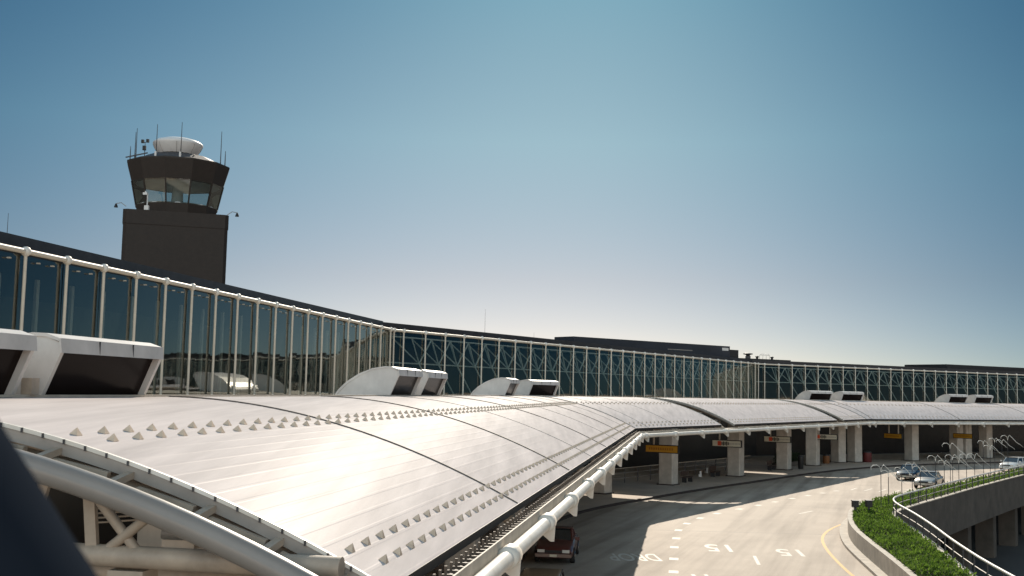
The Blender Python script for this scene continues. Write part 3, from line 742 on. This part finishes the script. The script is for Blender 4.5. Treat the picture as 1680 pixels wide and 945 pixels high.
for i, (t, lb) in enumerate(((5.6, 'left of the hoop frame'), (8.4, 'right of the hoop frame'))):
    v = MB().lathe(GC_.P(t, 6, 12.7), [(.16, 0), (.16, .25), (.24, .28), (.24, .4), (.1, .45)], 10)
    tag(v.build('roof_vent', DARKM, None, GC_.P(t, 6, 12.7)), 'small dark roof vent '+lb, 'vent', 'small vents on the roof')
for fr, t, w_, h_, lb in ((GB, 24, 8, 2.9, 'tall thin antenna mast on the roof above the third roof scoops'), (GB, 33, 8, 1.2, 'short thin antenna mast on the roof left of the plant room'), (GA, -37, 6, 2.0, 'faint thin antenna mast on the roof left of the tower')):
    p = fr.P(t, w_, ZT+.56); tag(MB().tube([p, p+Vector((0, 0, h_))], [.018, .008], 6).build('antenna_mast', DARKM, None, p), lb, 'antenna')

# ------------------------------------------------------------------ control tower
TX, TY, TR = -27.4, 90.0, rad(17)
tw = thing('control_tower', 'dark brown airport control tower with slanted cab windows and a white bowl shaped radome', 'control tower', (TX, TY, 0))
def sq(hw, z, ch, rz=TR):
    pts = [(hw-ch, -hw), (hw, -hw+ch), (hw, hw-ch), (hw-ch, hw), (-hw+ch, hw), (-hw, hw-ch), (-hw, -hw+ch), (-hw+ch, -hw)]
    return [Vector((TX+x*cos(rz)-y*sin(rz), TY+x*sin(rz)+y*cos(rz), z)) for x, y in pts]
MB().loft([sq(3.92, 0, .25), sq(3.92, 19.9, .25)]).build('shaft', BRICK, tw)
MB().loft([sq(3.965, 19.9, .27), sq(3.965, 21.0, .27)]).build('ledge', BRICK, tw)
NG = 12
def ring(r, z, n=NG): return [Vector((TX+r*cos(2*pi*(k+.5)/n-pi/2+TR), TY+r*sin(2*pi*(k+.5)/n-pi/2+TR), z)) for k in range(n)]
MB().loft([ring(3.12, 21.0), ring(3.27, 21.85)]).build('cab_base', BRICK, tw)
MB().loft([ring(3.68, 23.7), ring(4.12, 25.25), ring(4.1, 25.36), ring(3.9, 25.42)]).build('cab_parapet', BRICK, tw)
r0, r1 = ring(3.27, 21.85), ring(3.68, 23.7)
for k in range(NG):
    k2 = (k+1) % NG; a, b, c, d = r0[k], r0[k2], r1[k2], r1[k]
    e = .02
    cw = MB().add([a.lerp(b, e), a.lerp(b, 1-e), d.lerp(c, 1-e), d.lerp(c, e)], [(0, 1, 2, 3)]); cw.keep = True; cw.build('cab_window', CABGL, tw)
    MB().bar(a, d, .1, .1, (a-Vector((TX, TY, a.z)))).build('window_post', BRICK, tw)
MB().lathe((TX, TY, 21.86), [(3.2, 0), (3.2, .06), (.5, .07), (.4, 1.78), (3.3, 1.8)], 20).build('cab_interior', mat('pale_cab_interior', (.45, .46, .45), .8), tw)
MB().loft([ring(3.6, 25.42), ring(2.6, 25.95), ring(2.5, 26.0)]).build('cab_roof', DARKM, tw)
MB().lathe((TX-.15, TY, 25.9), [(1.55, 0), (1.5, .42), (1.42, .45)], 24).build('radome_collar', BRICK, tw)
MB().lathe((TX-.15, TY, 26.08), [(1.38, 0), (1.55, .25), (1.8, .6), (1.96, .95), (1.99, 1.05), (1.96, 1.12), (1.7, 1.3), (1.2, 1.45), (.6, 1.53), (.05, 1.56)], 40).build('radome', RADOME, tw)
for k in range(8):
    an = 2*pi*(k+.3)/8
    MB().tube([(TX-.15+(r_+.008)*cos(an), TY+(r_+.008)*sin(an), 26.08+z) for r_, z in ((1.38, 0), (1.55, .25), (1.8, .6), (1.96, .95))], .015, 4).build('radome_seam', GREYM, tw)
def xy(px): return TX+(px-287)/1834*86.5
for px, z0, z1, yo in ((213, 25.4, 26.6, -1.5), (219, 25.4, 28.2, -1.0), (223, 25.4, 27.7, -1.8), (270, 25.4, 28.0, -3.4), (311, 25.4, 28.2, -3.4), (366, 25.3, 28.0, -1.3), (371, 25.3, 26.5, -.8)):
    x = xy(px)
    MB().tube([(x, TY+yo, z0), (x, TY+yo, z0+.7), (x, TY+yo, z1)], [.045, .035, .02], 6).build('antenna', DARKM, tw)
for px in (270, 311): MB().lathe((xy(px), TY-3.55, 25.35), [(.09, 0), (.09, .45)], 8).build('antenna_foot', RADOME, tw)
wx = xy(238)
ws_ = MB(); ws_.tube([(wx, TY-1.6, 25.5), (wx, TY-1.6, 26.6)], .03, 6); ws_.bar((wx-.22, TY-1.6, 26.9), (wx+.22, TY-1.6, 26.95), .04, .04); ws_.tube([(wx, TY-1.6, 26.6), (wx, TY-1.6, 26.95)], .025, 5)
ws_.box((wx-.2, TY-1.6, 27.0), (.1, .1, .13)); ws_.box((wx+.2, TY-1.6, 27.05), (.1, .1, .13)); ws_.box((wx-.03, TY-1.65, 26.45), (.12, .1, .18))
ws_.build('weather_sensor', BLACK, tw)
for s_ in (-1, 1):
    x0 = TX+s_*3.75; x1 = -31.1 if s_ < 0 else -21.9; x0 = x1-s_*.8; zz = 21.5 if s_ < 0 else 21.15
    f = MB().tube([(x0, TY-2.9+s_*.6, zz-.1), (x0+s_*.4, TY-2.9+s_*.6, zz+.18), (x1, TY-2.9+s_*.6, zz+.1)], .03, 6).build('lamp_arm', GREYM, tw)
    MB().lathe((x1, TY-2.9+s_*.6, zz-.2), [(.16, 0), (.13, .12), (.05, .3)], 8).build('lamp_shade', BLACK, f)
px_ = TX-1.05
f = MB().tube([(px_, TY-4.15, 21.2), (px_, TY-4.15, 22.3), (px_-.2, TY-4.2, 22.5)], .05, 6).build('camera_pole', RADOME, tw)
MB().box((px_, TY-4.2, 21.2), (.17, .14, .17)).build('camera_box', RADOME, f); MB().box((px_-.15, TY-4.25, 22.3), (.17, .1, .09)).build('camera_head', RADOME, f)
for dx in (-2.6, 2.6):
    MB().bar((TX+dx-1, TY-2.2, 25.55), (TX+dx*.72, TY-2.2, 25.95 if dx < 0 else 25.85), .1, .08).build('roof_brace', DARKM, tw)

# ------------------------------------------------------------------ hanging signs
def sign(fr, t, w_, z, L, yellow, label, posts_):
    p = fr.P(t, w_, z)
    root = thing('hanging_sign', label, 'sign', p, 'signs hanging under the canopy eave')
    # faces the oncoming camera: board runs across the kerb (along n) and faces -u
    X, Z = (fr.n*-1), Vector((0, 0, 1)); Fd = fr.u*-1
    MB().box(p, (L/2, .31, .11), (X, Z, Fd)).build('case', BLACK, root)
    MB().box(p+Fd*.112, (L/2-.07, .245, .006), (X, Z, Fd)).build('face', YSIGN if yellow else WSIGN, root)
    for q in posts_: MB().box(p+X*(q*L)+Z*(.31+1.1), (.05, 1.1, .05), (X, Z, Fd)).build('hanger', TRIMW, root)
    if not yellow:
        MB().box(p+Fd*.12-X*(L*.24), (.17, .19, .004), (X, Z, Fd)).build('logo', RED, root)
        lt = MB()
        for k in range(5): lt.box(p+Fd*.12-X*(L*.15)+X*(k*.14), (.05, .13+.05*(k % 2), .004), (X, Z, Fd))
        lt.build('lettering', BLACK, root)
        l2 = MB()
        for k in range(8): l2.box(p+Fd*.12+X*(L*.10)+X*(k*.13), (.035, .07, .004), (X, Z, Fd))
        l2.build('small_lettering', GREYM, root)
    else:
        lt = MB()
        for k in range(11): lt.box(p+Fd*.12-X*(L*.36)+X*(k*L*.068), (.05, .09, .004), (X, Z, Fd))
        lt.build('lettering', mat('sign_brown', (.28, .11, .01), .5), root)
sign(F2, 11.3, 3.0, 3.47, 2.75, True, 'amber hanging sign nearest the camera, beside a concrete column', (-.25,))
sign(F2, 25.2, 3.0, 3.48, 2.7, False, 'ivory airline sign with a red logo, nearest of the three', (-.25,))
sign(F2, 39.0, 3.0, 3.50, 2.7, False, 'ivory airline sign with a red logo, middle one of the three', (-.25,))
sign(F2, 55.4, 3.0, 3.35, 2.8, False, 'ivory airline sign with a dark frame, farthest of the three', (.2,))
sign(F3, 8.4, 3.0, 3.25, 2.6, True, 'small amber hanging sign on two rods right of the column pair', (-.25, .28))
sign(F3, 21.8, 3.0, 3.2, 2.8, True, 'farther amber hanging sign in front of a concrete column', (-.2, .3))

# ------------------------------------------------------------------ sidewalk railing, benches, small things
fr_ = thing('sidewalk_railing', 'low dark horizontal bar railing at the back of the covered sidewalk', 'railing', F2.P(0, 9.8, .15))
RW = 9.8
rpts = [F1.P(-24, RW, 0), F1.P(mit1(RW), RW, 0)]+[F2.P(t, RW-.035*t, 0) for t in (6, 14, 22, 30, 38, 46)]
for z in (.45, .85, 1.25): MB().tube([Vector((p.x, p.y, .15+z)) for p in rpts], .035, 6).build('bar', TRIMW if z > 1.2 else GREYM, fr_)
for x, y in along([(p.x, p.y) for p in rpts], 2.4): MB().box((x, y, .15+.63), (.04, .04, .63)).build('post', DARKM, fr_)
def bench(fr, t, w_, label):
    p = fr.P(t, w_, .15); root = thing('bench', label, 'bench', p, 'benches on the covered sidewalk')
    Z = Vector((0, 0, 1)); ax = (fr.u, fr.n, Z)
    MB().box(p+Z*.45, (.8, .22, .04), ax).build('seat', DARKWOOD, root)
    MB().box(p+Z*.75+fr.n*.24, (.8, .03, .2), ax).build('backrest', DARKWOOD, root)
    for s_ in (-.65, .65): MB().box(p+Z*.2+fr.u*s_, (.04, .2, .2), ax).build('leg', DARKM, root)
bench(F2, 22.6, 5.6, 'dark wooden bench beside the column with the amber sign')
bench(F2, 31.0, 6.3, 'dark wooden bench beside the column with the nearest ivory sign')
bench(F2, 44.2, 5.3, 'dark wooden bench beside the column with the second ivory sign')
def bin_(fr, t, w_, label, m_, r=.3, h_=.95):
    p = fr.P(t, w_, .15); root = thing('litter_bin', label, 'bin', p, 'bins on the covered sidewalk')
    MB().lathe(p, [(r*.9, 0), (r, .05), (r, h_*.8)], 14).build('body', m_, root)
    MB().lathe(p+Vector((0, 0, h_*.8)), [(r*1.05, 0), (r*1.05, .05), (r*.6, .2)], 14).build('lid', DARKM, root)
bin_(F2, 48.5, 3.6, 'tall narrow dark bin right of the second ivory sign', BLACK, .28, 1.5)
bin_(F2, 60.5, 4.3, 'rusty orange bin between the columns under the third ivory sign', mat('rusty_orange', (.22, .09, .03), .7, 0, .3, 4), .38, 1.1)
bin_(F3, 4.9, 4.0, 'dark red bin beside the close pair of columns', mat('dark_red', (.12, .02, .02), .6), .5, 1.4)
pl = thing('hedge_planter', 'long dark planter box with a clipped dark hedge behind the thin bin', 'planter', F2.P(51.5, 6.0, .15))
MB().box(F2.P(51.5, 6.0, .4), (3.6, .5, .25), (F2.u, F2.n, Vector((0, 0, 1)))).build('box', CONCD, pl)
hb = MB(); hb.keep = True
for _ in range(5000):
    p = F2.P(51.5+rng.uniform(-3.5, 3.5), 6.0+rng.uniform(-.45, .45), rng.uniform(.6, 1.5)); a = rng.uniform(0, 2*pi); e = rng.uniform(-1, 1)
    d = Vector((cos(a)*cos(e), sin(a)*cos(e), sin(e)))*.15; s_ = Vector((-sin(a), cos(a), .2))*.05
    hb.add([p, p+d*.5+s_, p+d, p+d*.5-s_], [(0, 1, 2, 3)])
hb.build('hedge', mat('dark_hedge', (.02, .035, .012), .7), pl)
for i, (t, w_, lb) in enumerate(((29.5, 7.2, 'small white fixture at the edge of the sunlit sidewalk strip, lower one'), (34.6, 8.6, 'small white fixture at the edge of the sunlit sidewalk strip, upper one'))):
    p = F2.P(t, w_, .15); v = MB(); v.box(p+Vector((0, 0, .12)), (.14, .12, .12)); v.box(p+Vector((.05, 0, .38)), (.08, .07, .14))
    tag(v.build('white_fixture', RADOME, None, p), lb, 'fixture', 'small white fixtures on the sidewalk')

# ------------------------------------------------------------------ cars (front faces +x in local space)
def make_car(name, label, loc, heading, L, W, Hh, paint, wagon=False, group='cars at the drop-off road', bumper=None, roofm=None):
    root = thing(name, label, 'car', (0, 0, 0), group)
    X = L/2
    def st(x, hw, zb, zt, crown=.03):
        half = [(hw*.86, zb), (hw*.97, zb+.10), (hw, zb+.28), (hw*.985, zt-.16), (hw*.93, zt-.04), (hw*.8, zt)]
        return [Vector((x, y, z)) for y, z in half]+[Vector((x, 0, zt+crown))]+[Vector((x, -y, z)) for y, z in reversed(half)]
    w2 = W/2
    if wagon: S_ = [(X, w2*.84, .34, .70), (X-.12, w2*.93, .30, .78), (X-.5, w2*.98, .26, .86), (X-1.25, w2, .25, .98), (0, w2, .25, 1.0), (-X+.6, w2, .25, 1.0), (-X+.08, w2*.97, .30, .98), (-X, w2*.9, .36, .92)]
    else: S_ = [(X, w2*.82, .34, .62), (X-.10, w2*.92, .28, .70), (X-.5, w2*.97, .24, .78), (X-1.35, w2, .23, .92), (0, w2, .23, .95), (-X+1.1, w2*.99, .23, .96), (-X+.35, w2*.95, .26, .93), (-X+.05, w2*.9, .32, .86), (-X, w2*.84, .38, .74)]
    b = MB().loft([st(*q) for q in S_], True, True, True).build('body', paint, root)
    # greenhouse
    zb = S_[3][3]-.03; zr = Hh
    xa, xb, xc, xd = (X-1.15, X-1.85, -X+.35, -X+.1) if wagon else (X-1.3, X-2.05, -X+1.75, -X+.95)
    hb_, hr = w2*.9, w2*.72
    def gr(x, hw, z): return [Vector((x, hw, z)), Vector((x, -hw, z))]
    base = [Vector((xa, hb_*.92, zb)), Vector((xa, -hb_*.92, zb)), Vector((xd, -hb_*.92, zb)), Vector((xd, hb_*.92, zb))]
    roof = [Vector((xb, hr, zr-.05)), Vector((xb, -hr, zr-.05)), Vector((xc, -hr, zr-.05)), Vector((xc, hr, zr-.05))]
    MB().loft([base, roof]).build('windows', CARGLASS, root)
    rr = MB(); n_ = 8; rings = []
    for i in range(n_+1):
        x = xb+.06+(xc-xb-.12)*i/n_; arc = 1-abs(2*i/n_-1)**2.5
        rings.append([Vector((x, hr*1.05*sin(a), zr-.055+(.03+.04*arc)*cos(a)**.6 if cos(a) > 0 else zr-.055)) for a in [pi/2-pi*k/10 for k in range(11)]])
    rr.loft(rings, False, False, True)
    rr.build('roof', roofm or paint, root)
    for s_ in (1, -1):
        for p, q in (((xa, hb_*.93*s_, zb), (xb, hr*1.0*s_, zr-.05)), ((xd, hb_*.93*s_, zb), (xc, hr*1.0*s_, zr-.05)), (((xa+xd)/2-.1, hb_*.95*s_, zb), ((xb+xc)/2-.05, hr*1.01*s_, zr-.05))):
            MB().bar(p, q, .07, .06, (0, s_, 0.2)).build('pillar', paint, root)
        MB().bar((xb, hr*1.01*s_, zr-.06), (xc, hr*1.01*s_, zr-.06), .05, .05).build('roof_rail', paint, root)
        mm = MB().box((xa-.1, s_*(w2+.08), zb+.12), (.06, .1, .07)).build('mirror', paint, root)
        MB().box((X-.03, s_*w2*.62, .60 if not wagon else .68), (.05, w2*.18, .065)).build('headlight', mat('headlight', (.8, .78, .72), .15, .3), root)
        MB().box((-X+.0, s_*w2*.66, .78), (.03, w2*.16, .08)).build('taillight', RED, root)
        for xx in (X-.85, -X+.95):
            wh = MB(); c = Vector((xx, s_*(w2-.10), .32)); wn = 20
            wh.loft([[c+Vector((r*cos(2*pi*k/wn), y*s_, r*sin(2*pi*k/wn))) for k in range(wn)] for r, y in ((.2, -.11), (.30, -.11), (.32, -.07), (.32, .09), (.30, .115), (.2, .115))], True, True, True)
            t = wh.build('wheel', RUBBER, root)
            MB().loft([[c+Vector((r*cos(2*pi*k/wn), y*s_, r*sin(2*pi*k/wn))) for k in range(wn)] for r, y in ((.2, .10), (.19, .122), (.06, .128))], True, True, True).build('rim', CHROME, t)
            MB().loft([[Vector((xx+r*cos(pi*k/12), s_*y, .32+r*sin(pi*k/12))) for k in range(13)] for r, y in ((.38, w2-.02), (.38, w2+.006), (.3, w2+.006))], False, False, False).build('wheel_arch', BLACK, root)
    MB().box((X+.03, 0, .42), (.08, w2*.9, .07)).build('bumper', bumper or paint, root)
    MB().box((-X-.02, 0, .45), (.07, w2*.88, .08)).build('bumper', bumper or paint, root)
    MB().box((X+.0, 0, .585 if not wagon else .66), (.045, w2*.42, .055)).build('grille', BLACK, root)
    MB().box((X+.115, 0, .42), (.008, .16, .055)).build('number_plate', WSIGN, root)
    root.location = (loc[0], loc[1], .004); root.rotation_euler = (0, 0, heading)
    return root
def head(h): return -pi/2-h      # drive towards the camera along road heading h
REDP = mat('faded_red_paint', (.09, .022, .017), .45, 0, .25, 2, 0, .5, .6)
SILV = mat('silver_beige_paint', (.46, .42, .37), .28, .6, 0, 1, 0, .5, .8)
NAVY = mat('dark_navy_paint', (.018, .022, .035), .22, .2, 0, 1, 0, .5, .9)
WHP = mat('white_car_paint', (.70, .68, .64), .3, 0, 0, 1, 0, .5, .8)
TANP = mat('tan_car_paint', (.36, .25, .14), .35, .2, .15, 2, 0, .5, .5)
make_car('parked_car', 'faded red old sedan parked nose first under the canopy eave', (2.35, 52.6), head(.12), 4.6, 1.78, 1.40, REDP, bumper=mat('dull_bumper', (.20, .15, .13), .4, .5))
make_car('parked_car', 'tan roofed wagon cut off by the bottom edge, in front of the red sedan', (1.05, 37.4), head(.12), 4.7, 1.8, 1.55, BLACK, True, roofm=TANP)
make_car('moving_car', 'silver beige sedan driving towards the camera on the sunlit road', (36.9, 99.0), head(.56), 4.6, 1.8, 1.42, SILV)
make_car('moving_car', 'dark navy sedan beside the silver sedan', (38.6, 108.4), head(.56), 4.7, 1.8, 1.42, NAVY, bumper=SILV)
make_car('moving_car', 'white wagon with dark windows behind the railing at the right edge', (56.2, 125.4), head(.75), 4.6, 1.8, 1.5, WHP, True)

# ------------------------------------------------------------------ slender pole sculptures in the planter strip
sp = [(23.1, 70.0, 3.35), (23.9, 71.0, 3.0), (26.2, 75.2, 2.95), (27.4, 76.6, 3.2), (28.4, 77.8, 2.9), (30.5, 80.6, 3.5), (31.9, 82.6, 3.1), (33.3, 84.6, 3.4), (34.4, 86.2, 3.1), (35.8, 88.2, 3.3), (37.6, 91.0, 3.2), (33.6, 85.8, 4.2), (39.5, 93.8, 4.2), (41.0, 96, 3.7), (42.0, 97.4, 4.3), (43.6, 99.6, 4.1), (45.0, 101.6, 4.4)]
wordn = ['nearest the planter tip', 'second', 'third', 'fourth', 'fifth', 'sixth', 'seventh', 'eighth', 'ninth', 'tenth', 'eleventh', 'twelfth', 'thirteenth', 'fourteenth', 'fifteenth', 'sixteenth', 'farthest, beside the white wagon']
for i, (x, y, zt) in enumerate(sorted(sp, key=lambda q: q[1])):
    lb = 'thin dark pole topped by a curled pale blade, '+wordn[i]+('' if i in (0, 16) else ' from the planter tip')
    root = thing('pole_sculpture', lb, 'sculpture', (x, y, .6), 'slender pole sculptures with curled blades in the planter strip')
    a = rng.uniform(-.25, .25); f = Vector((cos(a), sin(a)*.6, 0)); sc = rng.uniform(.85, 1.15)
    MB().tube([(x, y, .6), (x, y, zt-.25)], .022, 6).build('pole', DARKM, root)
    hk = [(-.52, -.12), (-.55, .02), (-.42, .14), (-.22, .16), (-.05, .05), (0, -.2), (0, -.3)]
    MB().tube([Vector((x, y, zt))+f*(p*sc)+Vector((0, 0, q*sc)) for p, q in hk], [.01, .018, .022, .022, .018, .016, .01], 6).build('hook', WHITE, root)
    bd = [(0, -.28), (.05, .05), (.16, .18), (.4, -.05), (.7, -.38), (1.0, -.56), (1.25, -.78)]
    MB().tube([Vector((x, y, zt))+f*(p*sc)+Vector((0, 0, q*sc)) for p, q in bd], [.01, .016, .022, .022, .02, .016, .006], 6).build('blade', WHITE, root)

# ------------------------------------------------------------------ foreground brace of the footbridge the view is taken from
br = MB()
br.tube([(-1.085, 1.32, CZ+.34), (-.385, 1.32, CZ-.64)], .16, 32)
ob = br.build('footbridge_brace', mat('blue_grey_steel', (.018, .023, .032), .9, 0, .1, 3, 0, 0.0), None, (-.4, 1.3, CZ-.5))
tag(ob, 'dark blurred steel brace crossing the lower left corner close to the camera', 'steel brace')
